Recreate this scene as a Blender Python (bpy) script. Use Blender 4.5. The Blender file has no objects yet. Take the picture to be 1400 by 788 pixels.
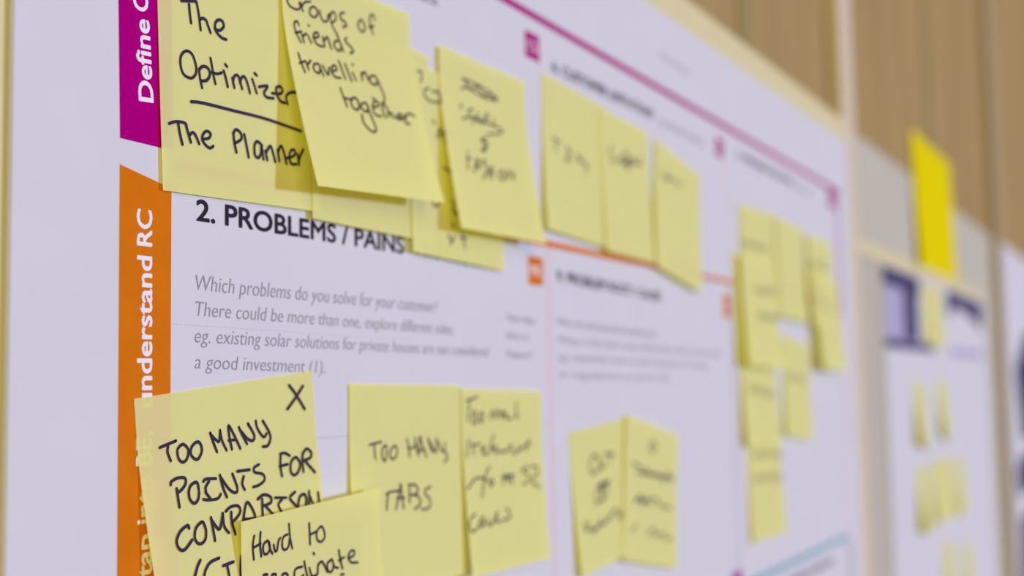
import bpy, bmesh, math, random
from mathutils import Matrix, Vector
C = bpy.context
SC = C.scene
COL = SC.collection

# ------------------------------------------------------------------ camera, light, exposure
EYE = 1.5                                   # height of the camera above the floor (m)
cam_data = bpy.data.cameras.new('camera')
cam = bpy.data.objects.new('camera', cam_data)
COL.objects.link(cam)
cam_data.sensor_width = 36.0
cam_data.lens = 36.0 * 1706.98 / 1400.0
cam_data.clip_start = 0.02
cam_data.clip_end = 60
cr, cu, cw = Vector((0.4684504, -0.8833265, -0.0169857)), Vector((-0.0637218, -0.0529564, 0.9965617)), Vector((0.8811888, 0.4657574, 0.0810946))
cam.matrix_world = Matrix(((cr.x, cu.x, -cw.x, 0), (cr.y, cu.y, -cw.y, -0.260789), (cr.z, cu.z, -cw.z, EYE), (0, 0, 0, 1)))
cam_data.dof.use_dof = True
cam_data.dof.focus_distance = 0.375
cam_data.dof.aperture_fstop = 43.9 / 7.0    # about 7 mm opening
SC.camera = cam

world = bpy.data.worlds.new('room_light')
SC.world = world
world.use_nodes = True
bg = world.node_tree.nodes['Background']
bg.inputs[0].default_value = (1.0, 0.87, 0.46, 1)
bg.inputs[1].default_value = 0.36

sun_data = bpy.data.lights.new('window_daylight', 'SUN')
sun_data.energy = 1.5
sun_data.angle = math.radians(5)
sun_data.color = (0.80, 0.97, 1.90)
sun = bpy.data.objects.new('window_daylight', sun_data)
COL.objects.link(sun)
sun_dir = Vector((-math.sin(math.radians(31)), math.cos(math.radians(31)), -0.07))   # daylight coming in from the right
sun.rotation_euler = sun_dir.to_track_quat('-Z', 'Y').to_euler()
sun.location = (4, -3, 3)

fill_data = bpy.data.lights.new('added_warm_fill', 'SUN')
fill_data.energy = 1.45
fill_data.angle = math.radians(50)
fill_data.color = (1.0, 0.87, 0.40)
fill = bpy.data.objects.new('added_warm_fill', fill_data)
COL.objects.link(fill)
fill.rotation_euler = Vector((0.62, 0.75, -0.22)).to_track_quat('-Z', 'Y').to_euler()   # warm soft fill, added from the left to brighten shadows between the notes
fill.location = (-3, -3, 3)

SC.view_settings.view_transform = 'Standard'
SC.view_settings.look = 'None'
SC.view_settings.exposure = 0.0
SC.view_settings.gamma = 1.0
SC.view_settings.use_curve_mapping = False

# ------------------------------------------------------------------ helpers
def lin(c):
    return tuple(((v / 255.0) / 12.92 if v <= 10 else ((v / 255.0 + 0.055) / 1.055) ** 2.4) for v in c) + (1,)

def mat(name, rgb, rough=0.6, var=0.0, scale=40.0, stretch=(1, 1, 1), spec=0.0):
    m = bpy.data.materials.new(name)
    m.use_nodes = True
    nt = m.node_tree
    b = nt.nodes['Principled BSDF']
    b.inputs['Roughness'].default_value = rough
    b.inputs['Specular IOR Level'].default_value = spec
    if var > 0:
        tc = nt.nodes.new('ShaderNodeTexCoord')
        mp = nt.nodes.new('ShaderNodeMapping')
        mp.inputs['Scale'].default_value = stretch
        nz = nt.nodes.new('ShaderNodeTexNoise')
        nz.inputs['Scale'].default_value = scale
        nz.inputs['Detail'].default_value = 4
        rp = nt.nodes.new('ShaderNodeValToRGB')
        lo = tuple(v * (1 - var) for v in rgb[:3]) + (1,)
        hi = tuple(min(1, v * (1 + var)) for v in rgb[:3]) + (1,)
        rp.color_ramp.elements[0].position = 0.3
        rp.color_ramp.elements[1].position = 0.7
        rp.color_ramp.elements[0].color = lo
        rp.color_ramp.elements[1].color = hi
        nt.links.new(tc.outputs['Object'], mp.inputs['Vector'])
        nt.links.new(mp.outputs[0], nz.inputs['Vector'])
        nt.links.new(nz.outputs['Fac'], rp.inputs['Fac'])
        nt.links.new(rp.outputs['Color'], b.inputs['Base Color'])
    else:
        b.inputs['Base Color'].default_value = rgb[:3] + (1,)
    return m

def note_mat(name, front, through, fac, rough=0.75, spec=0.3):
    # coloured paper: most light is scattered back, some shines through
    m = bpy.data.materials.new(name)
    m.use_nodes = True
    nt = m.node_tree
    for n in list(nt.nodes):
        nt.nodes.remove(n)
    out = nt.nodes.new('ShaderNodeOutputMaterial')
    mx = nt.nodes.new('ShaderNodeMixShader')
    df = nt.nodes.new('ShaderNodeBsdfPrincipled')
    df.inputs['Roughness'].default_value = rough
    df.inputs['Specular IOR Level'].default_value = spec
    tr = nt.nodes.new('ShaderNodeBsdfTranslucent')
    tc = nt.nodes.new('ShaderNodeTexCoord')
    nz = nt.nodes.new('ShaderNodeTexNoise')
    nz.inputs['Scale'].default_value = 60
    nz.inputs['Detail'].default_value = 6
    rp = nt.nodes.new('ShaderNodeValToRGB')
    rp.color_ramp.elements[0].color = tuple(v * 0.965 for v in front) + (1,)
    rp.color_ramp.elements[1].color = tuple(front) + (1,)
    nt.links.new(tc.outputs['Object'], nz.inputs['Vector'])
    nt.links.new(nz.outputs['Fac'], rp.inputs['Fac'])
    nt.links.new(rp.outputs['Color'], df.inputs['Base Color'])
    tr.inputs['Color'].default_value = tuple(through) + (1,)
    mx.inputs[0].default_value = fac
    nt.links.new(df.outputs[0], mx.inputs[1])
    nt.links.new(tr.outputs[0], mx.inputs[2])
    nt.links.new(mx.outputs[0], out.inputs['Surface'])
    return m

M = {
    'poster':   mat('poster_paper', (0.62, 0.605, 0.665), 0.8, 0.012, 30),
    'foam':     mat('cream_foam_board', lin((212, 200, 160))[:3], 0.7, 0.02, 20),
    'foam_edge': mat('grey_cream_board', lin((184, 176, 166))[:3], 0.7, 0.02, 20),
    'tan':      mat('tan_wall_panel', lin((162, 136, 94))[:3], 0.6, 0.10, 7, (3, 3, 0.35)),
    'taupe':    mat('taupe_wall_panel', lin((188, 182, 170))[:3], 0.65, 0.03, 12),
    'post':     mat('pale_post', lin((206, 192, 172))[:3], 0.5, 0.02, 15),
    'post_b':   mat('taupe_post', lin((168, 152, 128))[:3], 0.5, 0.03, 15),
    'joint':    mat('joint_strip', lin((150, 132, 92))[:3], 0.6, 0.03, 15),
    'floor':    mat('floor_grey', lin((150, 140, 128))[:3], 0.5, 0.08, 6),
    'purple':   mat('purple_print', lin((166, 0, 118))[:3], 0.5, 0.03, 60),
    'violet':   mat('violet_print', lin((150, 20, 130))[:3], 0.5),
    'orange':   mat('orange_print', lin((206, 112, 20))[:3], 0.5, 0.05, 90),
    'white':    mat('white_print', (0.80, 0.76, 0.82), 0.5),
    'black':    mat('black_print', lin((48, 42, 58))[:3], 0.5),
    'grey':     mat('grey_print', lin((146, 142, 156))[:3], 0.5),
    'pale':     mat('pale_print', lin((165, 160, 168))[:3], 0.5),
    'rose':     mat('rose_line_print', lin((222, 182, 190))[:3], 0.5),
    'teal':     mat('teal_print', lin((120, 165, 180))[:3], 0.5),
    'slate':    mat('slate_print', lin((84, 76, 112))[:3], 0.5),
    'lav':      mat('lavender_print', lin((172, 164, 196))[:3], 0.5),
    'navy':     mat('navy_print', lin((66, 64, 92))[:3], 0.5),
    'ink':      mat('marker_ink', lin((58, 48, 72))[:3], 0.5),
    'note':     note_mat('pale_yellow_note_paper', (0.89, 0.87, 0.40), (1.0, 0.92, 0.01), 0.36, 0.8, 0.2),
    'bright':   note_mat('bright_yellow_paper', (0.92, 0.76, 0.005), (0.95, 0.75, 0.0), 0.2, 0.8, 0.0),
}

def mesh(name, verts, faces, material, parent=None, loc=(0, 0, 0), rot=0.0, smooth=False):
    me = bpy.data.meshes.new(name)
    me.from_pydata([tuple(v) for v in verts], [], faces)
    me.update()
    if smooth:
        for p in me.polygons:
            p.use_smooth = True
    me.materials.append(material)
    o = bpy.data.objects.new(name, me)
    COL.objects.link(o)
    if parent is not None:
        o.parent = parent
    o.location = loc
    o.rotation_euler = (0, rot, 0)
    return o

def tag(o, label=None, cat=None, group=None, kind=None):
    if label: o['label'] = label
    if cat: o['category'] = cat
    if group: o['group'] = group
    if kind: o['kind'] = kind
    return o

def box_geo(x0, x1, y0, y1, z0, z1, bev=0.0):
    bm = bmesh.new()
    bmesh.ops.create_cube(bm, size=1.0)
    for v in bm.verts:
        v.co = Vector((x0 + (v.co.x + .5) * (x1 - x0), y0 + (v.co.y + .5) * (y1 - y0), z0 + (v.co.z + .5) * (z1 - z0)))
    if bev > 0:
        bmesh.ops.bevel(bm, geom=list(bm.edges), offset=bev, segments=2, affect='EDGES')
    bm.verts.index_update()
    vs = [v.co.copy() for v in bm.verts]
    fs = [[v.index for v in f.verts] for f in bm.faces]
    bm.free()
    return vs, fs

def box(name, x0, x1, y0, y1, z0, z1, m, parent=None, loc=(0, 0, 0), bev=0.0):
    vs, fs = box_geo(x0, x1, y0, y1, z0, z1, bev)
    return mesh(name, vs, fs, m, parent, loc)

def flat(quads, y):
    # printed areas on a sheet facing -Y: list of polygons (x, z)
    vs, fs = [], []
    for q in quads:
        b = len(vs)
        vs += [(x, y, z) for x, z in q]
        fs.append(list(range(b, b + len(q))))
    return vs, fs

def rect(x0, x1, z0, z1):
    return [(x0, z0), (x1, z0), (x1, z1), (x0, z1)]

# ------------------------------------------------------------------ lettering
def text_mesh(s, weight):
    cu_ = bpy.data.curves.new('t', 'FONT')
    cu_.body = s
    cu_.size = 1.0
    cu_.resolution_u = 4
    cu_.offset = -0.009 if weight == 'ital' else 0.0
    cu_.shear = 0.16 if weight == 'ital' else 0.0
    o = bpy.data.objects.new('t', cu_)
    COL.objects.link(o)
    dg = C.evaluated_depsgraph_get()
    dg.update()
    me = bpy.data.meshes.new_from_object(o.evaluated_get(dg))
    vs = [(v.co.x, v.co.y, 0) for v in me.vertices]
    fs = [list(p.vertices) for p in me.polygons]
    if weight == 'bold':                     # thicken the strokes
        n, v0, f0 = len(vs), vs, fs
        vs, fs = [], []
        for k in range(8):
            dx, dz = 0.022 * math.cos(k * math.pi / 4), 0.022 * math.sin(k * math.pi / 4)
            vs += [(a + dx, c + dz, k) for a, c, _ in v0]
            fs += [[i + n * k for i in f] for f in f0]
    bpy.data.objects.remove(o)
    bpy.data.curves.remove(cu_)
    bpy.data.meshes.remove(me)
    return vs, fs

CAP = 0.727
def lettering(name, s, x, z, length, cap, deg, m, weight, parent, y=-0.00012):
    vs, fs = text_mesh(s, weight)
    x0 = min(v[0] for v in vs); x1 = max(v[0] for v in vs)
    kx = length / (x1 - x0); kz = cap / CAP
    a = math.radians(deg); ca, sa = math.cos(a), math.sin(a)
    out = []
    for vx, vz, layer in vs:
        px, pz = (vx - x0) * kx, vz * kz
        out.append((x + px * ca - pz * sa, y - layer * 0.000006, z + px * sa + pz * ca))
    return mesh(name, out, fs, m, parent)

# ------------------------------------------------------------------ the wall
def struct(o):
    o['kind'] = 'structure'
    return o
Z = EYE
PANEL_TOP = Z + 0.259
struct(box('floor', -2.5, 12.0, -3.0, 0.10, -0.06, 0.0, M['floor']))
struct(box('wall_back', -2.5, 12.0, 0.020, 0.10, 0.0, PANEL_TOP, M['taupe']))
struct(box('wall_upper', -2.5, 12.0, 0.0205, 0.10, PANEL_TOP, 3.4, M['tan']))
struct(box('trim_1', 1.19, 1.243, 0.0078, 0.0205, 0.0, 3.4, M['post'], bev=0.001))
struct(box('trim_2', 2.37, 2.455, 0.0078, 0.0205, 0.0, 3.4, M['post_b'], bev=0.001))
struct(box('trim_3', 0.907, 0.942, 0.0190, 0.0205, PANEL_TOP, 3.4, M['joint']))
struct(box('trim_4', 3.60, 3.70, 0.0078, 0.0205, 0.0, 3.4, M['post_b'], bev=0.001))
struct(box('trim_5', 1.745, 1.80, 0.0190, 0.0205, PANEL_TOP, 3.4, M['joint']))

# ------------------------------------------------------------------ first board and the large poster
b = box('display_board', 0.12, 1.172, 0.0022, 0.0076, -0.46, 0.2475, M['foam'], None, (0, 0, Z), 0.0012)
tag(b, 'cream foam board on the wall behind the large white canvas poster', 'display board')

poster = box('canvas_poster', 0.2199, 1.166, 0.0, 0.0021, -0.44, 0.2245, M['poster'], None, (0, 0, Z), 0.0003)
tag(poster, 'large white printed poster with purple and orange bands covered in pale yellow notes', 'poster')
PY = -0.00006
def prt(name, quads, m, y=PY, label=None):
    vs, fs = flat(quads, y)
    o = mesh(name, vs, fs, m, poster)
    if label: o['label'] = label
    return o
prt('side_band', [[(0.2571, 0.0730), (0.2775, 0.0728), (0.2765, 0.2100), (0.2535, 0.2100)]], M['purple'], label='purple vertical side band')
prt('side_band', [[(0.2583, -0.40), (0.2778, -0.40), (0.2778, 0.0613), (0.2571, 0.0655)]], M['orange'], label='orange vertical side band')
prt('rule_line', [[(0.2775, 0.1770), (1.133, 0.1711), (1.133, 0.1749), (0.2775, 0.1806)]], M['purple'], label='long purple rule line under the top margin')
prt('rule_line', [[(0.2778, 0.0668), (0.80, 0.0680), (0.80, 0.0708), (0.2778, 0.0700)]], M['orange'], label='orange rule line across the middle')
prt('rule_line', [[(0.8, 0.0680), (1.12, 0.0683), (1.12, 0.0711), (0.80, 0.0708)]], M['orange'], label='orange rule line across the middle')
prt('rule_line', [rect(1.1185, 1.1245, 0.06, 0.172)], M['purple'], label='purple right border line')
prt('rule_line', [rect(1.1205, 1.1255, -0.22, 0.06)], M['rose'], label='rose right border line')
prt('rule_line', [rect(0.5300, 0.5320, -0.40, 0.067)], M['rose'], label='thin rose vertical line')
prt('rule_line', [rect(0.8062, 0.8086, -0.40, 0.067)], M['pale'], label='thin grey vertical line')
prt('rule_line', [rect(0.8040, 0.8058, 0.0715, 0.150)], M['rose'], label='thin rose vertical line')
prt('rule_line', [[(0.2790, -0.0152), (0.53, -0.0164), (0.53, -0.0162), (0.2790, -0.0150)]], M['pale'], label='faint grey horizontal line')
dots = []
for i in range(110):
    x = 0.2790 + i * 0.0012
    z = 0.0210 - 0.0012 * i / 110
    dots.append([(x + 0.00013 * math.cos(k * math.pi / 3), z + 0.00013 * math.sin(k * math.pi / 3)) for k in range(6)])
prt('dotted_line', dots, M['orange'])

def icon(x, z, w, h, s, m, label):
    o = prt('panel_icon', [rect(x, x + w, z, z + h)], m, label=label)
    t = lettering('icon_lettering', s, x + w * 0.14, z + h * 0.30, w * 0.72, h * 0.42, 0, M['white'], 'light', o)
    return o
icon(0.5104, 0.1555, 0.0150, 0.0127, 'CS', M['purple'], 'purple square icon with white letters')
icon(0.5097, 0.0482, 0.0150, 0.0133, 'PR', M['orange'], 'orange square icon with white letters')
icon(0.7852, 0.1522, 0.0155, 0.0125, 'CL', M['purple'], 'purple square icon with white letters')
icon(0.7900, 0.0455, 0.0155, 0.0145, 'RC', M['orange'], 'orange square icon with white letters')
icon(1.0900, 0.1555, 0.0240, 0.0170, 'AS', M['purple'], 'purple square icon with white letters')

# rounded callout box at the lower right of the poster
def ring(x0, x1, z0, z1, r, w):
    def path(o):
        pts = []
        for cx, cz, a0 in ((x1 - r, z1 - r, 0), (x0 + r, z1 - r, 90), (x0 + r, z0 + r, 180), (x1 - r, z0 + r, 270)):
            for k in range(9):
                a = math.radians(a0 + 90 * k / 8)
                pts.append((cx + (r + o) * math.cos(a), cz + (r + o) * math.sin(a)))
        return pts
    A, B = path(0), path(-w)
    n = len(A)
    return [[A[i], A[(i + 1) % n], B[(i + 1) % n], B[i]] for i in range(n)]
co = prt('callout_box', ring(0.74, 1.126, -0.36, -0.1305, 0.022, 0.0042), M['teal'], label='teal rounded outline box')
lettering('printed_heading', '8. CHANNELS of BEHAVIOR', 0.90, -0.1475, 0.16, 0.0055, -0.6, M['slate'], 'bold', poster)
vio = prt('panel_icon', [rect(0.792, 0.812, -0.137, -0.1215)], M['violet'], -0.00009, label='violet square icon with white letters')
lettering('icon_lettering', 'CH', 0.795, -0.1325, 0.014, 0.006, 0, M['white'], 'light', vio)

TEXTS = [
    ('2. PROBLEMS / PAINS', 0.28842, 0.05307, 0.11601, 0.00674, -0.02, 'black', 'bold'),
    ('+ ITS FREQUENCY', 0.41179, 0.05312, 0.07219, 0.00317, -0.67, 'black', 'light'),
    ('Which problems do you solve for your customer?', 0.28821, 0.03162, 0.14065, 0.00511, -0.15, 'grey', 'ital'),
    ('There could be more than one, explore different sides.', 0.28825, 0.02386, 0.15308, 0.00476, -0.39, 'grey', 'ital'),
    ('eg. existing solar solutions for private houses are not considered', 0.28798, 0.01578, 0.18279, 0.00475, -0.48, 'grey', 'ital'),
    ('a good investment (1).', 0.28802, 0.00797, 0.06527, 0.00462, -1.05, 'grey', 'ital'),
    ('Define', 0.26995, 0.08559, 0.02433, 0.00596, 94.71, 'white', 'bold'),
    ('CS, fit', 0.26764, 0.11195, 0.01901, 0.00602, 94.1, 'white', 'bold'),
    ('understand', 0.27015, -0.00329, 0.04356, 0.00603, 90.51, 'white', 'bold'),
    ('RC', 0.26973, 0.04304, 0.0107, 0.0061, 90.51, 'white', 'bold'),
    ('tap', 0.27057, -0.05123, 0.01217, 0.00603, 91.19, 'white', 'bold'),
    ('into', 0.27029, -0.03617, 0.01369, 0.00601, 91.12, 'white', 'bold'),
    ('BE,', 0.27, -0.01978, 0.00959, 0.00601, 90.51, 'white', 'bold'),
    ('6. CUSTOMER LIMITATIONS', 0.53926, 0.1547, 0.1336, 0.00551, 0.39, 'black', 'bold'),
    ('EG. BUDGET, DEVICES', 0.68331, 0.15448, 0.07764, 0.004, -0.16, 'grey', 'light'),
    ('9. PROBLEM ROOT / CAUSE', 0.53949, 0.05189, 0.13734, 0.00533, -1.0, 'black', 'bold'),
    ('5. AVAILABLE SOLUTIONS', 0.83141, 0.15824, 0.1406, 0.00526, -0.28, 'black', 'bold'),
    ('PLUSES & MINUSES', 0.97624, 0.15695, 0.05193, 0.00363, -0.34, 'grey', 'light'),
    ('What is the real reason that this problem exists?', 0.53931, 0.03038, 0.12906, 0.00423, -1.01, 'grey', 'ital'),
    ('What is the back story behind the need to do this job?', 0.53971, 0.02162, 0.24213, 0.00422, -0.62, 'grey', 'ital'),
    ('eg. customers have to do it because of a change', 0.54015, 0.01356, 0.21649, 0.00421, -0.62, 'grey', 'ital'),
    ('in regulations or price (2).', 0.54057, 0.00517, 0.14694, 0.0042, -0.65, 'grey', 'ital'),
    ('How often', 0.48801, 0.03041, 0.02724, 0.00391, -1.24, 'grey', 'ital'),
    ('does it', 0.48705, 0.02259, 0.02123, 0.00389, -1.1, 'grey', 'ital'),
    ('happen?', 0.48676, 0.0145, 0.02487, 0.00388, -1.45, 'grey', 'ital'),
    ('Problem-Solution fit canvas', 0.4106, 0.15674, 0.02125, 0.00479, 3.34, 'grey', 'light'),
    ('Version:', 0.68631, 0.19559, 0.05328, 0.00452, -0.43, 'pale', 'light')]
for s, x, z, ln, cap, deg, col, wt in TEXTS:
    nm = 'band_lettering' if col == 'white' else ('printed_heading' if col == 'black' else 'printed_text')
    lettering(nm, s, x, z, ln, cap, deg, M[col], wt, poster)

# ------------------------------------------------------------------ sticky notes
SIDE = 0.076
def hl(t):
    return max(0.0, (t - 0.2) / 0.8) ** 1.3
def lift_at(L, s, t):
    return (L[0] * (1 - s) + L[1] * s) * (1 - t) + (L[2] * (1 - s) + L[3] * s) * hl(t)

def catmull(pts, n=5):
    if len(pts) < 3:
        return pts
    out = []
    P = [pts[0]] + pts + [pts[-1]]
    if pts[0] == pts[-1]:
        P[0] = pts[-2]; P[-1] = pts[1]
    for i in range(1, len(P) - 2):
        p0, p1, p2, p3 = P[i - 1], P[i], P[i + 1], P[i + 2]
        for k in range(n):
            t = k / n
            out.append(tuple(0.5 * (2 * p1[j] + (p2[j] - p0[j]) * t + (2 * p0[j] - 5 * p1[j] + 4 * p2[j] - p3[j]) * t * t
                             + (3 * p1[j] - p0[j] - 3 * p2[j] + p3[j]) * t ** 3) for j in (0, 1)))
    out.append(pts[-1])
    return out

def ink_mesh(strokes, width, sx, sz, L):
    # pen strokes as thin ribbons of ink with round ends, following the curl of the paper
    rng = random.Random(3)
    vs, fs = [], []
    dep = [0]
    def put(x, z):
        s = min(1, max(0, x / sx + 0.5)); t = min(1, max(0, -z / sz))
        vs.append((x, -lift_at(L, s, t) - 0.00018 - dep[0] * 0.000004, z))
        return len(vs) - 1
    for st in strokes:
        pts = [((s - .5) * sx, -t * sz) for s, t in st]
        pts = catmull(pts)
        dep[0] += 1
        q = [pts[0]]
        for a in pts[1:]:
            if math.dist(a, q[-1]) > 0.00012: q.append(a)
        if len(q) < 2:
            q.append((q[0][0] + 0.0003, q[0][1] - 0.0003))
        w = width * 0.0005 * (0.94 + 0.12 * rng.random())
        prev = None
        for i, a in enumerate(q):
            b0, b1 = q[max(0, i - 1)], q[min(len(q) - 1, i + 1)]
            d = (b1[0] - b0[0], b1[1] - b0[1]); l = math.hypot(*d) or 1
            nx, nz = -d[1] / l * w, d[0] / l * w
            cur = (put(a[0] + nx, a[1] + nz), put(a[0] - nx, a[1] - nz))
            if prev:
                fs.append([prev[0], prev[1], cur[1], cur[0]])
            prev = cur
            if i in (0, len(q) - 1):
                fs.append([put(a[0] + w * math.cos(k * math.pi / 5), a[1] + w * math.sin(k * math.pi / 5)) for k in range(10)])
    return vs, fs

def sticky_note(x, z, base, th, sx, sz, L, label, group, strokes=(), width=0.9, name='sticky_note', m='note', cat='sticky note'):
    w, h = SIDE * sx, SIDE * sz
    nx, nz = 14, 18
    vs = []
    for j in range(nz + 1):
        for i in range(nx + 1):
            s, t = i / nx, j / nz
            vs.append(((s - .5) * w, -lift_at(L, s, t), -t * h))
    fs = [[j * (nx + 1) + i, (j + 1) * (nx + 1) + i, (j + 1) * (nx + 1) + i + 1, j * (nx + 1) + i + 1] for j in range(nz) for i in range(nx)]
    o = mesh(name, vs, fs, M[m], None, (x, -base, Z + z), -th, True)
    tag(o, label, cat, group)
    if strokes:
        iv, if_ = ink_mesh(strokes, width, w, h, L)
        mesh('handwriting', iv, if_, M['ink'], o)
    return o

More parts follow.
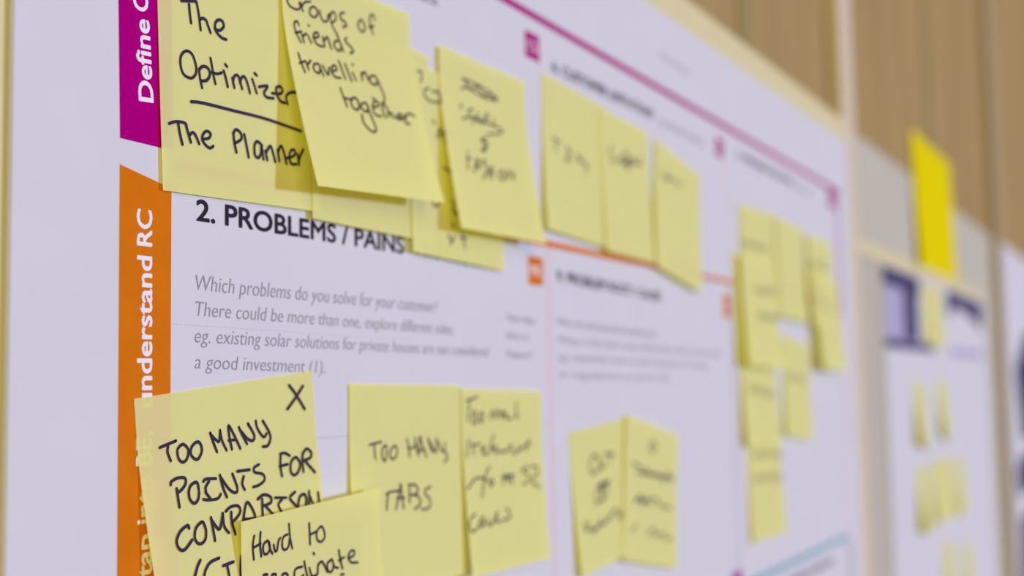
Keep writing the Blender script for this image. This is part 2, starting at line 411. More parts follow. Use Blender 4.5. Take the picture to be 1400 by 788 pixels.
GB = 'pale yellow sticky notes on the large poster'
GS = 'small pale yellow notes on the far poster'
NOTES = [
('yellow note reading The Optimizer, an underline and The Planner, beside the purple band', 1, 0.30858, 0.13727, 0.0003, 0.03285, 1.0, 1, [0.0, 0.0, 0.0008, 0.0015], 1.0, [[(0.131,0.225),(0.158,0.219),(0.213,0.207)],[(0.176,0.228),(0.179,0.266),(0.185,0.303)],[(0.219,0.207),(0.23,0.25),(0.24,0.319)],[(0.236,0.279),(0.251,0.268),(0.273,0.271),(0.284,0.29),(0.299,0.318)],[(0.325,0.296),(0.354,0.297),(0.381,0.275),(0.375,0.254),(0.35,0.253),(0.33,0.271),(0.329,0.298),(0.344,0.314),(0.372,0.326),(0.395,0.326)],[(0.153,0.423),(0.122,0.448),(0.117,0.487),(0.134,0.522),(0.176,0.529),(0.204,0.505),(0.205,0.47),(0.186,0.431),(0.153,0.423)],[(0.223,0.484),(0.228,0.522),(0.238,0.558)],[(0.223,0.486),(0.246,0.468),(0.277,0.47),(0.287,0.494),(0.268,0.521),(0.237,0.53)],[(0.294,0.425),(0.302,0.461),(0.31,0.498),(0.319,0.527)],[(0.298,0.483),(0.333,0.483),(0.359,0.473)],[(0.372,0.463),(0.383,0.489),(0.394,0.526)],[(0.383,0.433),(0.394,0.441)],[(0.425,0.484),(0.43,0.503),(0.436,0.523)],[(0.429,0.503),(0.437,0.475),(0.461,0.466),(0.476,0.495),(0.485,0.519)],[(0.472,0.496),(0.484,0.471),(0.504,0.465),(0.522,0.491),(0.535,0.529)],[(0.553,0.465),(0.565,0.488),(0.58,0.522)],[(0.57,0.436),(0.584,0.443)],[(0.596,0.491),(0.656,0.477),(0.629,0.51),(0.646,0.528),(0.693,0.525)],[(0.683,0.504),(0.741,0.496),(0.757,0.477),(0.74,0.464),(0.714,0.475),(0.716,0.503),(0.739,0.529),(0.772,0.533)],[(0.79,0.535),(0.781,0.51),(0.789,0.492),(0.816,0.478),(0.862,0.469)],[(0.171,0.626),(0.238,0.62),(0.429,0.622),(0.633,0.625),(0.88,0.644)],[(0.043,0.733),(0.084,0.719),(0.129,0.718),(0.14,0.727)],[(0.093,0.724),(0.1,0.762),(0.113,0.806)],[(0.136,0.723),(0.15,0.763),(0.161,0.791)],[(0.156,0.763),(0.172,0.75),(0.189,0.758),(0.209,0.791)],[(0.231,0.769),(0.266,0.76),(0.279,0.741),(0.258,0.732),(0.235,0.747),(0.228,0.772),(0.249,0.792),(0.273,0.8),(0.292,0.789)],[(0.418,0.717),(0.422,0.756),(0.433,0.797)],[(0.417,0.722),(0.435,0.7),(0.464,0.711),(0.466,0.737),(0.422,0.761)],[(0.487,0.713),(0.498,0.755),(0.51,0.808)],[(0.601,0.746),(0.571,0.732),(0.551,0.752),(0.552,0.793),(0.574,0.802),(0.592,0.779),(0.596,0.747),(0.607,0.805)],[(0.621,0.766),(0.627,0.784),(0.632,0.805)],[(0.626,0.774),(0.654,0.741),(0.67,0.76),(0.685,0.806)],[(0.705,0.751),(0.709,0.773),(0.714,0.799)],[(0.708,0.759),(0.726,0.732),(0.743,0.746),(0.763,0.805)],[(0.766,0.78),(0.816,0.764),(0.828,0.742),(0.806,0.737),(0.786,0.763),(0.794,0.8),(0.832,0.799)],[(0.843,0.752),(0.85,0.779),(0.851,0.8)],[(0.848,0.786),(0.865,0.754),(0.888,0.727)]]),
('blank yellow note strip above PROBLEMS, behind the Groups of friends note', 1, 0.38401, 0.13531, 0.0007, -0.01104, 1.03313, 1, [0.0, 0.0, 0.0015, 0.0015], 0.9, []),
('yellow note with small ink marks sticking out behind and below the crossed-out note', 1, 0.44609, 0.12891, 0.0011, -0.02391, 0.99781, 1, [0.0, 0.0, 0.002, 0.001], 0.8, [[(0.08,0.039),(0.113,0.031),(0.121,0.056),(0.111,0.088)],[(0.191,0.104),(0.147,0.123),(0.153,0.156),(0.211,0.174)],[(0.221,0.115),(0.275,0.102),(0.309,0.132),(0.282,0.162),(0.229,0.164)],[(0.291,0.101),(0.313,0.157)],[(0.227,0.271),(0.252,0.281)],[(0.267,0.354),(0.3,0.296),(0.312,0.343),(0.349,0.301),(0.365,0.367)],[(0.324,0.505),(0.418,0.52)],[(0.201,0.715),(0.239,0.733),(0.277,0.702)],[(0.41,0.674),(0.438,0.699),(0.413,0.726),(0.452,0.744),(0.473,0.72)],[(0.398,0.805),(0.431,0.815)],[(0.357,0.869),(0.393,0.897)],[(0.425,0.871),(0.382,0.921)],[(0.512,0.842),(0.543,0.917)],[(0.499,0.867),(0.558,0.861)]]),
('yellow note reading Groups of friends travelling together, lower left corner curled up', 1, 0.3676, 0.14631, 0.0015, 0.05233, 1.05027, 1, [0.0, 0.0, 0.012, 0.013], 0.8, [[(0.077,0.119),(0.04,0.14),(0.032,0.156),(0.052,0.175),(0.099,0.179),(0.122,0.162),(0.115,0.146)],[(0.123,0.14),(0.139,0.177)],[(0.132,0.157),(0.158,0.131),(0.196,0.121)],[(0.212,0.14),(0.189,0.159),(0.191,0.182),(0.221,0.188),(0.245,0.166),(0.237,0.145),(0.212,0.14)],[(0.261,0.147),(0.267,0.175),(0.289,0.193),(0.315,0.183),(0.323,0.156)],[(0.333,0.147),(0.348,0.195),(0.388,0.24)],[(0.338,0.16),(0.355,0.132),(0.379,0.141),(0.377,0.167),(0.346,0.188)],[(0.448,0.117),(0.417,0.129),(0.42,0.153),(0.45,0.161),(0.461,0.178),(0.432,0.188)],[(0.577,0.124),(0.554,0.149),(0.569,0.177),(0.599,0.176),(0.609,0.151),(0.593,0.128),(0.577,0.124)],[(0.692,0.1),(0.687,0.08),(0.663,0.081),(0.65,0.114),(0.661,0.143),(0.674,0.175)],[(0.645,0.146),(0.681,0.133)],[(0.101,0.25),(0.093,0.234),(0.073,0.243),(0.068,0.267),(0.082,0.303),(0.098,0.329)],[(0.068,0.293),(0.111,0.277)],[(0.112,0.282),(0.12,0.327)],[(0.118,0.3),(0.144,0.279)],[(0.155,0.283),(0.174,0.318)],[(0.171,0.234),(0.176,0.238)],[(0.197,0.29),(0.233,0.277),(0.233,0.258),(0.206,0.267),(0.196,0.294),(0.219,0.317),(0.257,0.319)],[(0.267,0.27),(0.271,0.315)],[(0.272,0.29),(0.301,0.264),(0.311,0.286),(0.319,0.317)],[(0.383,0.267),(0.355,0.275),(0.348,0.304),(0.383,0.315),(0.402,0.288)],[(0.379,0.237),(0.396,0.269),(0.414,0.312)],[(0.454,0.236),(0.439,0.255),(0.474,0.274),(0.495,0.294),(0.465,0.31)],[(0.065,0.386),(0.075,0.43),(0.089,0.471)],[(0.06,0.434),(0.106,0.415)],[(0.11,0.419),(0.119,0.454)],[(0.114,0.434),(0.145,0.406)],[(0.198,0.412),(0.166,0.419),(0.158,0.447),(0.189,0.458),(0.206,0.431),(0.203,0.414),(0.221,0.465)],[(0.228,0.414),(0.257,0.454),(0.274,0.416)],[(0.292,0.43),(0.332,0.415),(0.325,0.396),(0.298,0.409),(0.291,0.435),(0.312,0.454),(0.352,0.452)],[(0.361,0.367),(0.388,0.451)],[(0.407,0.373),(0.434,0.452)],[(0.454,0.406),(0.473,0.444)],[(0.465,0.363),(0.471,0.367)],[(0.528,0.395),(0.525,0.433)],[(0.529,0.406),(0.56,0.386),(0.576,0.423)],[(0.64,0.391),(0.6,0.4),(0.59,0.431),(0.629,0.438),(0.653,0.418),(0.643,0.393)],[(0.653,0.404),(0.67,0.444),(0.685,0.479),(0.68,0.506),(0.657,0.534)],[(0.332,0.503),(0.343,0.544),(0.355,0.59)],[(0.341,0.549),(0.394,0.548)],[(0.421,0.536),(0.396,0.556),(0.4,0.586),(0.434,0.593),(0.455,0.567),(0.445,0.538),(0.421,0.536)],[(0.516,0.547),(0.482,0.554),(0.469,0.58),(0.504,0.593),(0.527,0.566),(0.513,0.548)],[(0.521,0.567),(0.539,0.622),(0.552,0.667),(0.53,0.689),(0.492,0.68),(0.459,0.649),(0.46,0.613)],[(0.57,0.56),(0.618,0.545),(0.617,0.524),(0.584,0.532),(0.564,0.566),(0.574,0.596),(0.624,0.598)],[(0.583,0.51),(0.6,0.524)],[(0.652,0.526),(0.645,0.565),(0.658,0.601)],[(0.669,0.529),(0.689,0.553),(0.688,0.591)],[(0.685,0.575),(0.719,0.567),(0.721,0.591)],[(0.742,0.588),(0.792,0.581),(0.793,0.56),(0.761,0.574),(0.768,0.592),(0.801,0.587)],[(0.821,0.56),(0.827,0.603),(0.862,0.602)],[(0.824,0.587),(0.867,0.548),(0.92,0.554)]]),
('tilted yellow note with a crossed-out line at its top, right of the Groups note', 1, 0.4683, 0.14147, 0.0016, 0.00949, 1.00732, 1, [0.0, 0.0, 0.009, 0.009], 0.8, [[(0.241,0.133),(0.317,0.132),(0.472,0.14),(0.594,0.159),(0.647,0.173)],[(0.222,0.193),(0.303,0.174),(0.469,0.192),(0.634,0.185)],[(0.259,0.138),(0.35,0.176),(0.399,0.142),(0.494,0.184),(0.545,0.156),(0.612,0.18)],[(0.215,0.279),(0.202,0.312)],[(0.341,0.286),(0.283,0.309),(0.291,0.338),(0.206,0.368)],[(0.325,0.332),(0.316,0.378)],[(0.308,0.344),(0.379,0.328)],[(0.391,0.301),(0.394,0.35),(0.442,0.35)],[(0.511,0.279),(0.473,0.311),(0.472,0.351)],[(0.472,0.314),(0.511,0.304)],[(0.574,0.302),(0.58,0.338)],[(0.344,0.351),(0.443,0.336),(0.551,0.344),(0.669,0.352),(0.616,0.383),(0.473,0.407)],[(0.46,0.434),(0.394,0.454),(0.458,0.471),(0.383,0.513),(0.411,0.518),(0.46,0.465),(0.397,0.466)],[(0.21,0.552),(0.224,0.556)],[(0.198,0.578),(0.19,0.632),(0.187,0.656)],[(0.195,0.587),(0.245,0.588)],[(0.248,0.662),(0.317,0.575),(0.317,0.64)],[(0.278,0.625),(0.321,0.619)],[(0.407,0.57),(0.359,0.59),(0.413,0.618),(0.339,0.688)],[(0.451,0.603),(0.413,0.675)],[(0.484,0.595),(0.454,0.669)],[(0.43,0.639),(0.472,0.633)],[(0.576,0.607),(0.537,0.643),(0.567,0.663),(0.618,0.632),(0.589,0.605)],[(0.634,0.651),(0.669,0.593),(0.716,0.64),(0.735,0.59)]]),
('blurred yellow note left of the trio beside the purple icon, above the orange line', 1, 0.5651, 0.14991, 0.0003, -0.03458, 1.0, 1, [0.0, 0.0, 0.003, 0.002], 0.8, [[(0.129,0.39),(0.247,0.4)],[(0.188,0.393),(0.172,0.472)],[(0.334,0.409),(0.414,0.443)],[(0.381,0.411),(0.328,0.518)],[(0.326,0.487),(0.406,0.487)],[(0.48,0.426),(0.557,0.466)],[(0.567,0.425),(0.517,0.466),(0.6,0.466),(0.652,0.512),(0.659,0.534)],[(0.628,0.461),(0.664,0.486)]]),
('blurred yellow note with one dark ink word, middle of the trio above the orange line', 1, 0.6279, 0.14628, 0.0008, -0.0194, 0.88019, 1, [0.0, 0.0, 0.003, 0.003], 0.9, [[(0.223,0.226),(0.165,0.285),(0.236,0.307),(0.172,0.363)],[(0.274,0.335),(0.374,0.302),(0.528,0.236),(0.544,0.336),(0.651,0.246),(0.777,0.287),(0.847,0.207)],[(0.37,0.328),(0.775,0.27)],[(0.529,0.227),(0.515,0.366)],[(0.424,0.286),(0.466,0.33),(0.572,0.28)]]),
('blurred tilted yellow note, right end of the trio, its corner below the orange line', 1, 0.71025, 0.13838, 0.0013, -0.13942, 1.01088, 1, [0.0, 0.0, 0.003, 0.003], 0.9, [[(0.131,0.216),(0.179,0.267)],[(0.204,0.203),(0.286,0.259),(0.34,0.196)],[(0.216,0.246),(0.341,0.214)],[(0.404,0.192),(0.521,0.225),(0.559,0.185)]]),
('yellow note reading TOO MANY POINTS FOR COMPARISON with an X in its corner', 1, 0.30425, 0.00335, 0.0003, 0.10109, 1.0911, 1, [0.0, 0.0, 0.0065, 0.003], 1.0, [[(0.104,0.199),(0.141,0.193),(0.186,0.186)],[(0.146,0.198),(0.14,0.223),(0.151,0.257)],[(0.214,0.205),(0.19,0.221),(0.191,0.256),(0.21,0.273),(0.233,0.263),(0.244,0.232),(0.229,0.21),(0.214,0.205)],[(0.295,0.207),(0.266,0.219),(0.254,0.246),(0.27,0.27),(0.291,0.273),(0.312,0.248),(0.311,0.222),(0.295,0.207)],[(0.365,0.183),(0.377,0.221),(0.392,0.263)],[(0.372,0.194),(0.406,0.225),(0.415,0.203),(0.419,0.18)],[(0.419,0.18),(0.426,0.224),(0.445,0.266)],[(0.475,0.266),(0.468,0.218),(0.467,0.168),(0.495,0.213),(0.522,0.271)],[(0.461,0.228),(0.505,0.232)],[(0.525,0.184),(0.537,0.211),(0.563,0.259)],[(0.528,0.193),(0.565,0.235),(0.597,0.251),(0.609,0.229),(0.578,0.177)],[(0.625,0.172),(0.631,0.204),(0.662,0.245),(0.684,0.234)],[(0.666,0.178),(0.695,0.222),(0.704,0.255),(0.684,0.285),(0.653,0.285)],[(0.137,0.347),(0.142,0.336),(0.175,0.328),(0.21,0.335),(0.21,0.357),(0.188,0.375),(0.163,0.384)],[(0.273,0.392),(0.271,0.367),(0.258,0.361),(0.232,0.371),(0.219,0.396)],[(0.302,0.366),(0.317,0.359),(0.37,0.367)],[(0.332,0.37),(0.311,0.389),(0.309,0.409)],[(0.393,0.358),(0.401,0.406),(0.416,0.45)],[(0.397,0.368),(0.433,0.421),(0.466,0.443),(0.48,0.426),(0.462,0.365)],[(0.491,0.36),(0.561,0.366)],[(0.523,0.387),(0.51,0.415),(0.52,0.441)],[(0.619,0.354),(0.588,0.363),(0.589,0.382),(0.634,0.398),(0.642,0.423),(0.608,0.438),(0.57,0.44)],[(0.163,0.367),(0.164,0.408),(0.165,0.438)],[(0.22,0.395),(0.222,0.42),(0.241,0.44),(0.263,0.429),(0.273,0.402)],[(0.306,0.408),(0.315,0.422),(0.327,0.438)],[(0.29,0.434),(0.32,0.443),(0.366,0.446),(0.385,0.432)],[(0.198,0.527),(0.192,0.515),(0.153,0.529),(0.128,0.56),(0.136,0.592),(0.162,0.601),(0.205,0.574)],[(0.267,0.518),(0.232,0.535),(0.22,0.573),(0.24,0.598),(0.27,0.59),(0.282,0.559),(0.278,0.533),(0.267,0.518)],[(0.317,0.512),(0.32,0.559),(0.322,0.604)],[(0.319,0.523),(0.35,0.566),(0.37,0.54),(0.382,0.509)],[(0.382,0.509),(0.381,0.56),(0.401,0.591)],[(0.429,0.515),(0.425,0.553),(0.436,0.605)],[(0.4,0.505),(0.43,0.493),(0.471,0.498),(0.48,0.521),(0.457,0.542),(0.424,0.555)],[(0.492,0.554),(0.525,0.493),(0.56,0.564),(0.49,0.556)],[(0.488,0.56),(0.556,0.566)],[(0.613,0.5),(0.604,0.57)],[(0.588,0.494),(0.626,0.483),(0.665,0.501),(0.661,0.524),(0.618,0.528)],[(0.627,0.53),(0.646,0.552),(0.669,0.576)],[(0.691,0.509),(0.759,0.523)],[(0.732,0.525),(0.706,0.542),(0.721,0.577)],[(0.231,0.659),(0.212,0.679),(0.192,0.711)],[(0.33,0.675),(0.281,0.68),(0.251,0.702),(0.237,0.727)],[(0.346,0.71),(0.404,0.709)],[(0.367,0.711),(0.371,0.76)],[(0.451,0.698),(0.438,0.737),(0.432,0.775)],[(0.755,0.335),(0.745,0.383),(0.749,0.428)],[(0.752,0.333),(0.779,0.333),(0.81,0.35)],[(0.741,0.384),(0.791,0.384)],[(0.849,0.364),(0.816,0.377),(0.806,0.416),(0.823,0.437),(0.852,0.429),(0.871,0.396),(0.849,0.364)],[(0.895,0.352),(0.886,0.389),(0.888,0.434)],[(0.895,0.355),(0.922,0.338),(0.949,0.358),(0.942,0.381),(0.895,0.386)],[(0.907,0.392),(0.937,0.424),(0.962,0.45)],[(0.818,0.51),(0.782,0.526),(0.797,0.551),(0.828,0.582)],[(0.827,0.577),(0.844,0.538),(0.876,0.531),(0.886,0.558),(0.875,0.585)],[(0.91,0.524),(0.905,0.555),(0.898,0.582)],[(0.911,0.547),(0.926,0.588)],[(0.968,0.542),(0.969,0.59)],[(0.842,0.047),(0.882,0.093),(0.932,0.163)],[(0.93,0.06),(0.881,0.103),(0.821,0.148)]]),
('yellow note reading TOO MANY TABS', 1, 0.40611, 0.00244, 0.0006, -0.01517, 1.02888, 1, [0.0, 0.0, 0.003, 0.002], 0.8, [[(0.154,0.29),(0.202,0.284),(0.257,0.278)],[(0.198,0.288),(0.196,0.326),(0.204,0.359)],[(0.289,0.296),(0.262,0.313),(0.26,0.353),(0.281,0.372),(0.296,0.34),(0.298,0.304),(0.289,0.296)],[(0.366,0.302),(0.333,0.321),(0.327,0.351),(0.349,0.366),(0.382,0.348),(0.388,0.313),(0.366,0.302)],[(0.478,0.271),(0.491,0.311),(0.5,0.361)],[(0.486,0.315),(0.543,0.313),(0.555,0.268)],[(0.55,0.268),(0.56,0.313),(0.58,0.357)],[(0.58,0.356),(0.597,0.26),(0.618,0.31),(0.655,0.367)],[(0.598,0.332),(0.637,0.331)],[(0.672,0.272),(0.69,0.312),(0.706,0.346)],[(0.679,0.28),(0.739,0.347),(0.751,0.32),(0.75,0.276)],[(0.772,0.291),(0.798,0.339),(0.827,0.339),(0.834,0.301)],[(0.827,0.339),(0.858,0.378),(0.823,0.4)],[(0.281,0.531),(0.312,0.523),(0.396,0.521)],[(0.298,0.532),(0.287,0.571),(0.282,0.606)],[(0.41,0.488),(0.388,0.548),(0.361,0.61)],[(0.41,0.488),(0.42,0.561),(0.43,0.612)],[(0.374,0.557),(0.44,0.559)],[(0.489,0.498),(0.485,0.544),(0.484,0.586)],[(0.478,0.498),(0.537,0.501),(0.564,0.529),(0.534,0.55),(0.491,0.549)],[(0.491,0.548),(0.562,0.56),(0.581,0.598),(0.529,0.621)],[(0.685,0.518),(0.632,0.533),(0.631,0.554),(0.671,0.584),(0.668,0.621),(0.618,0.63),(0.587,0.625)]]),
('yellow note with four slanted handwritten lines, right of the TOO MANY TABS note', 1, 0.48173, -0.00018, 0.0011, -0.0202, 0.95878, 1, [0.0, 0.0, 0.005, 0.004], 0.8, [[(0.054,0.062),(0.12,0.052),(0.183,0.04)],[(0.086,0.064),(0.077,0.121),(0.065,0.172)],[(0.137,0.116),(0.119,0.162),(0.136,0.191),(0.169,0.173),(0.149,0.122)],[(0.223,0.125),(0.194,0.162),(0.228,0.181),(0.251,0.145),(0.227,0.125)],[(0.325,0.163),(0.357,0.119),(0.393,0.161),(0.422,0.112),(0.471,0.16),(0.487,0.117),(0.524,0.166)],[(0.524,0.129),(0.553,0.166),(0.607,0.159)],[(0.663,0.065),(0.652,0.161)],[(0.653,0.129),(0.68,0.16)],[(0.067,0.274),(0.042,0.367)],[(0.105,0.287),(0.121,0.355)],[(0.106,0.309),(0.197,0.297)],[(0.203,0.335),(0.258,0.313),(0.225,0.354),(0.287,0.356)],[(0.365,0.252),(0.303,0.35)],[(0.328,0.333),(0.397,0.317),(0.364,0.352),(0.445,0.349)],[(0.443,0.342),(0.508,0.351),(0.582,0.313)],[(0.579,0.316),(0.587,0.359),(0.644,0.361),(0.676,0.324)],[(0.67,0.351),(0.746,0.326)],[(0.821,0.288),(0.77,0.353)],[(0.758,0.319),(0.833,0.31)],[(0.023,0.536),(0.108,0.489),(0.185,0.484),(0.224,0.492)],[(0.293,0.426),(0.235,0.478),(0.205,0.534),(0.18,0.59)],[(0.182,0.484),(0.266,0.504)],[(0.292,0.502),(0.287,0.533),(0.329,0.523),(0.312,0.492)],[(0.444,0.533),(0.488,0.475),(0.512,0.523),(0.559,0.48),(0.563,0.54)],[(0.435,0.493),(0.599,0.488)],[(0.789,0.449),(0.696,0.463),(0.778,0.497),(0.757,0.537),(0.697,0.543)],[(0.828,0.45),(0.897,0.452),(0.908,0.491),(0.815,0.529),(0.924,0.575)],[(0.092,0.673),(0.028,0.696),(0.012,0.739),(0.04,0.765),(0.103,0.747)],[(0.175,0.69),(0.119,0.731),(0.153,0.746),(0.182,0.708),(0.178,0.742)],[(0.231,0.711),(0.226,0.741),(0.279,0.738),(0.354,0.68)],[(0.351,0.68),(0.329,0.731),(0.383,0.736)],[(0.459,0.664),(0.507,0.709),(0.463,0.729),(0.408,0.726)]]),
('yellow note reading Hard to coordinate, overlapping the TOO MANY POINTS note', 1, 0.34006, -0.03667, 0.0019, 0.06497, 0.97167, 1, [0.0032, 0.0048, 0.009, 0.008], 0.9, [[(0.08,0.07),(0.07,0.109),(0.076,0.166)],[(0.12,0.062),(0.116,0.109),(0.124,0.162)],[(0.077,0.117),(0.12,0.109)],[(0.165,0.104),(0.138,0.117),(0.14,0.152),(0.163,0.158),(0.181,0.137),(0.171,0.107),(0.181,0.142),(0.196,0.164)],[(0.205,0.129),(0.213,0.156),(0.227,0.154),(0.236,0.121),(0.248,0.108)],[(0.298,0.101),(0.268,0.109),(0.261,0.143),(0.276,0.163),(0.303,0.155),(0.312,0.121)],[(0.308,0.058),(0.315,0.117),(0.33,0.166)],[(0.449,0.079),(0.452,0.124),(0.455,0.171)],[(0.454,0.129),(0.505,0.123)],[(0.534,0.106),(0.503,0.126),(0.507,0.159),(0.534,0.174),(0.561,0.159),(0.555,0.126),(0.534,0.106)],[(0.159,0.244),(0.136,0.241),(0.127,0.261)],[(0.213,0.253),(0.19,0.25),(0.182,0.272),(0.21,0.278),(0.213,0.255)],[(0.283,0.264),(0.258,0.263),(0.252,0.284),(0.291,0.281),(0.283,0.264)],[(0.393,0.256),(0.349,0.257),(0.335,0.281),(0.35,0.306),(0.399,0.293)],[(0.41,0.237),(0.417,0.274),(0.427,0.31)],[(0.443,0.271),(0.454,0.313)],[(0.477,0.212),(0.483,0.219)],[(0.454,0.309),(0.495,0.308),(0.505,0.273),(0.532,0.26),(0.551,0.28),(0.569,0.312)],[(0.608,0.264),(0.575,0.277),(0.575,0.309),(0.599,0.317),(0.618,0.295),(0.612,0.268),(0.625,0.301),(0.65,0.31)],[(0.665,0.234),(0.671,0.272),(0.683,0.319)],[(0.66,0.28),(0.702,0.272)],[(0.733,0.284),(0.777,0.277),(0.781,0.258),(0.754,0.255),(0.733,0.28),(0.756,0.306),(0.805,0.315)],[(0.668,0.344),(0.688,0.346)]]),
('blurred yellow note, left of the pair in the lower middle', 1, 0.5861, -0.01863, 0.0003, 0.07468, 0.97668, 0.92, [0.0, 0.0, 0.003, 0.003], 1.1, [[(0.382,0.197),(0.305,0.242),(0.306,0.326),(0.415,0.32),(0.462,0.265),(0.385,0.199)],[(0.463,0.242),(0.47,0.311),(0.546,0.292)],[(0.63,0.215),(0.637,0.293)],[(0.555,0.224),(0.703,0.243)],[(0.587,0.421),(0.424,0.427),(0.363,0.476)],[(0.496,0.422),(0.442,0.504)],[(0.565,0.438),(0.393,0.449),(0.332,0.536),(0.493,0.526),(0.554,0.444)],[(0.437,0.448),(0.454,0.527)],[(0.118,0.635),(0.142,0.709),(0.198,0.65)],[(0.202,0.705),(0.32,0.713),(0.389,0.663)],[(0.245,0.736),(0.35,0.697),(0.412,0.71),(0.529,0.673)],[(0.54,0.687),(0.653,0.642),(0.702,0.72),(0.759,0.668)]]),
('blurred yellow note with four ink lines, right of the pair in the lower middle', 1, 0.65683, -0.02129, 0.0018, -0.17891, 1.02432, 1, [0.0, 0.0, 0.002, 0.002], 1.1, [[(0.477,0.125),(0.422,0.178),(0.508,0.19),(0.544,0.139),(0.481,0.124)],[(0.121,0.322),(0.275,0.34),(0.319,0.38),(0.396,0.333),(0.478,0.376),(0.595,0.34),(0.722,0.388),(0.815,0.315),(0.919,0.366)],[(0.2,0.379),(0.514,0.361),(0.914,0.343)],[(0.169,0.592),(0.286,0.533),(0.327,0.596),(0.403,0.533),(0.424,0.583),(0.543,0.526),(0.668,0.568),(0.88,0.568)],[(0.188,0.576),(0.4,0.555)],[(0.128,0.801),(0.211,0.737)],[(0.424,0.798),(0.527,0.746),(0.568,0.802),(0.691,0.763),(0.775,0.803),(0.887,0.78)]]),
('mostly hidden yellow note behind the left column of the cluster', 1, 0.85065, 0.09, 0.0003, 0.0, 1.0, 1, [0.0, 0.0, 0.002, 0.002], 0.9, []),
('topmost left yellow note in the blurred far cluster near the purple border', 1, 0.8705, 0.12634, 0.0008, 0.02502, 1.08065, 1, [0.0, 0.0, 0.004, 0.003], 1.0, [[(0.056,0.312),(0.114,0.384),(0.21,0.318),(0.27,0.391),(0.368,0.324),(0.43,0.397),(0.531,0.33),(0.594,0.404),(0.697,0.336),(0.763,0.411)]]),
('yellow note in the top middle of the blurred far cluster, above the small white gap', 1, 0.95465, 0.12573, 0.0013, -0.02722, 1.0, 1, [0.0, 0.0, 0.003, 0.003], 0.9, []),
('yellow note with lifted left edge, second down in the left column of the far cluster', 1, 0.85943, 0.08868, 0.004, -0.01855, 1.04815, 1, [0.0, 0.0, 0.004, 0.005], 1.0, [[(0.366,0.256),(0.432,0.322),(0.532,0.248),(0.599,0.315),(0.702,0.24),(0.77,0.308),(0.876,0.232),(0.947,0.301),(0.988,0.224)],[(0.391,0.484),(0.45,0.554),(0.554,0.485),(0.614,0.556),(0.722,0.486),(0.782,0.557),(0.893,0.486),(0.955,0.559),(0.988,0.487)]]),
('top right yellow note of the far cluster, against the purple border line', 1, 1.0422, 0.12152, 0.0023, -0.01197, 1.04446, 1, [0.0, 0.0, 0.004, 0.003], 1.0, [[(0.012,0.278),(0.073,0.355),(0.217,0.268),(0.314,0.346),(0.46,0.258),(0.562,0.336),(0.712,0.247),(0.818,0.327)]]),
('yellow note crossing the rose border line, right of the small white gap in the cluster', 1, 1.05283, 0.08744, 0.005, -0.01869, 1.04081, 1, [0.0, 0.0, 0.005, 0.005], 1.0, [[(0.025,0.182),(0.103,0.27),(0.217,0.228),(0.29,0.317),(0.408,0.275),(0.48,0.366),(0.603,0.324)]]),
('yellow note under the small white gap, right of the third note in the left column', 1, 0.96436, 0.03467, 0.0005, -0.08798, 1.0, 1, [0.0, 0.0, 0.003, 0.003], 1.0, [[(0.138,0.362),(0.24,0.434),(0.372,0.356),(0.476,0.428),(0.613,0.349),(0.721,0.422),(0.862,0.341)]]),
('third yellow note down the left column of the far cluster, left edge shaded', 1, 0.86233, 0.03365, 0.001, -0.03512, 1.07506, 1, [0.0, 0.0, 0.004, 0.004], 1.0, [[(0.181,0.433),(0.241,0.518),(0.343,0.444),(0.404,0.53),(0.509,0.455),(0.572,0.543),(0.68,0.466),(0.744,0.555),(0.856,0.478),(0.922,0.568)]]),
('lowest yellow note of the far cluster, hanging alone above the teal box', 1, 0.8715, -0.03112, 0.0005, -0.01081, 1.05553, 1, [0.0, 0.0, 0.002, 0.003], 1.0, [[(0.163,0.195),(0.258,0.252),(0.371,0.204),(0.469,0.262),(0.587,0.213),(0.688,0.272),(0.81,0.223),(0.913,0.283),(0.988,0.232),(0.988,0.294)],[(0.128,0.403),(0.213,0.472),(0.325,0.41),(0.411,0.48),(0.527,0.418),(0.615,0.489),(0.736,0.426),(0.826,0.498),(0.952,0.434),(0.988,0.507)]]),
('left small yellow note of the pair stuck over the slate header of the far poster', 0, 1.63196, 0.12197, -0.0097, -0.01789, 1.0, 1, [0.0, 0.0, 0.003, 0.003], 0.9, []),
('right small yellow note of the pair stuck over the slate header of the far poster', 0, 1.69963, 0.12169, -0.0094, -0.0343, 1.0, 1, [0.0, 0.0, 0.003, 0.003], 0.9, []),
('left of two separate small yellow notes below the slate header of the far poster', 0, 1.54842, -0.00103, -0.0097, -0.14496, 1.0, 1, [0.0, 0.0, 0.01, 0.004], 0.9, []),
('right of two separate small yellow notes below the slate header of the far poster', 0, 1.71312, 0.00169, -0.0097, -0.0848, 1.0, 1, [0.0, 0.0, 0.009, 0.004], 0.9, []),
('leftmost small yellow note in the row of four on the far poster', 0, 1.54462, -0.10042, -0.0097, -0.11942, 1.0, 1, [0.0, 0.0, 0.01, 0.005], 0.9, []),
('second small yellow note from the left in the row of four on the far poster', 0, 1.63963, -0.09707, -0.0094, 0.05, 1.0, 1, [0.0, 0.0, 0.006, 0.004], 0.9, []),
('third small yellow note from the left in the row of four on the far poster', 0, 1.71713, -0.09989, -0.0097, 0.0, 1.0, 1, [0.0, 0.0, 0.004, 0.004], 0.9, []),
('last small yellow note in the row of four on the far poster', 0, 1.8246, -0.10535, -0.0094, 0.0, 1.0, 1, [0.0, 0.0, 0.004, 0.004], 0.9, []),
('left small yellow note of the lowest pair on the far poster', 0, 1.70522, -0.20564, -0.0097, 0.0, 1.0, 1, [0.0, 0.0, 0.006, 0.004], 0.9, []),
('right small yellow note of the lowest pair on the far poster', 0, 1.85679, -0.22596, -0.0094, 0.0, 1.0, 1, [0.0, 0.0, 0.004, 0.004], 0.9, []),
]
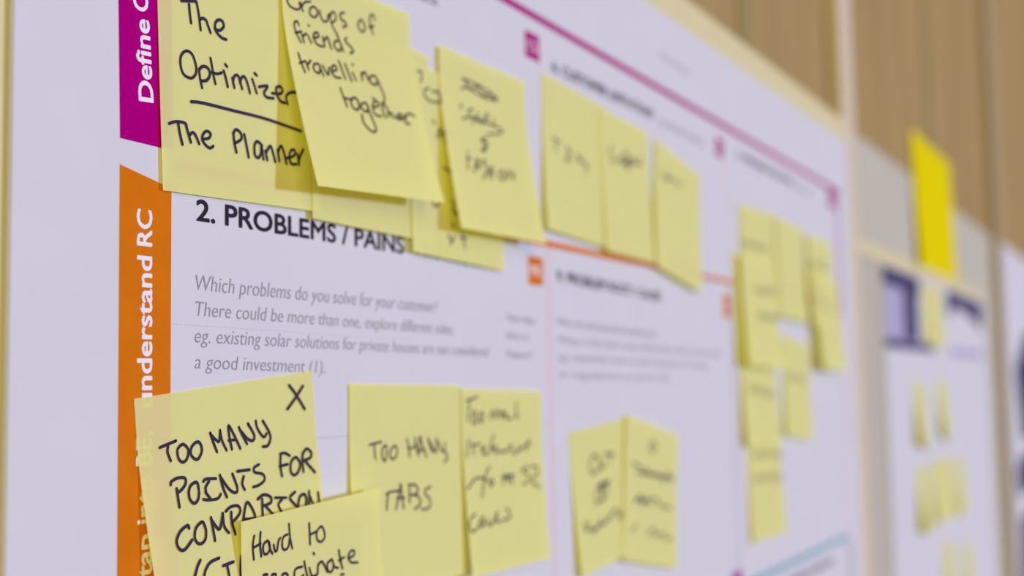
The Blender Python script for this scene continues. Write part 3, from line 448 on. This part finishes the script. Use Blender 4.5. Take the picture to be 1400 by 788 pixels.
for (lab, g, x, z, base, th, sx, sz, L, width, strokes) in NOTES:
    sticky_note(x, z, base, th, sx, sz, L, lab, GB if g else GS, strokes, width)

# ------------------------------------------------------------------ second board: far poster, bright sheet
b = box('display_board', 1.262, 2.185, 0.0122, 0.0199, -0.60, 0.1300, M['foam_edge'], None, (0, 0, Z), 0.001)
box('top_rail', 1.262, 2.185, 0.0122, 0.0199, 0.1302, 0.1455, M['foam'], b, (0, 0, 0), 0.001)
tag(b, 'greyish board with a cream top rail behind the far poster with the slate header', 'display board')
p2 = box('wall_poster', 1.359, 2.165, 0.0100, 0.0121, -0.55, 0.1290, M['poster'], None, (0, 0, Z), 0.0003)
tag(p2, 'far white poster with a slate purple header and small yellow notes', 'poster')
def prt2(name, quads, m, y=0.0099, label=None):
    vs, fs = flat(quads, y)
    o = mesh(name, vs, fs, m, p2)
    if label: o['label'] = label
    return o
hd = prt2('header_block', [rect(1.365, 1.425, 0.046, 0.106), rect(1.425, 1.535, 0.046, 0.106)], M['lav'], label='pale lavender header block')
prt2('header_block', [rect(1.360, 1.575, 0.106, 0.127), rect(1.470, 1.560, 0.050, 0.108), rect(1.360, 1.660, 0.038, 0.048)], M['slate'], 0.0097, label='slate purple header lettering bars')
prt2('header_block', [[(1.78, 0.086), (1.85, 0.106), (2.0, 0.098), (2.12, 0.080), (2.14, 0.125), (1.78, 0.127)]], M['slate'], 0.0097, label='slate purple header block with curved lower edge')
prt2('header_block', [rect(1.80, 2.13, 0.036, 0.047)], M['lav'], 0.0097, label='pale lavender strip under the header')

def sheet(x0, x1, ztop, zbot, y, lift):
    vs, fs = [], []
    nx, nz = 16, 16
    for j in range(nz + 1):
        for i in range(nx + 1):
            s, t = i / nx, j / nz
            vs.append(((s) * (x1 - x0), -lift * (t ** 1.5) * (1 - 0.4 * s), -t * (ztop - zbot)))
    fs = [[j * (nx + 1) + i, (j + 1) * (nx + 1) + i, (j + 1) * (nx + 1) + i + 1, j * (nx + 1) + i + 1] for j in range(nz) for i in range(nx)]
    o = mesh('paper_sheet', vs, fs, M['bright'], None, (x0, y, Z + ztop), 0, True)
    return o
bs = sheet(1.615, 1.925, 0.322, 0.146, 0.0188, 0.006)
tag(bs, 'bright saturated yellow paper sheet taped to the wall above the far poster', 'paper sheet')

# third poster at the right edge
p3 = box('wall_poster', 2.40, 3.25, 0.0055, 0.0076, -0.60, 0.2520, M['poster'], None, (0, 0, Z), 0.0003)
tag(p3, 'white poster with dark navy shapes cut off by the right edge of the photo', 'poster')
def prt3(name, quads, m):
    vs, fs = flat(quads, 0.0054)
    return mesh(name, vs, fs, m, p3)
prt3('printed_picture', [[(2.52, 0.02), (2.60, -0.115), (3.2, -0.115), (3.2, 0.12), (2.75, 0.10)]], M['navy'])
prt3('printed_picture', [[(2.47, -0.165), (2.56, -0.14), (3.2, -0.15), (3.2, -0.215), (2.50, -0.215)]], M['navy'])
prt3('printed_picture', [[(2.50, -0.255), (3.2, -0.235), (3.2, -0.38), (2.47, -0.38)]], M['navy'])
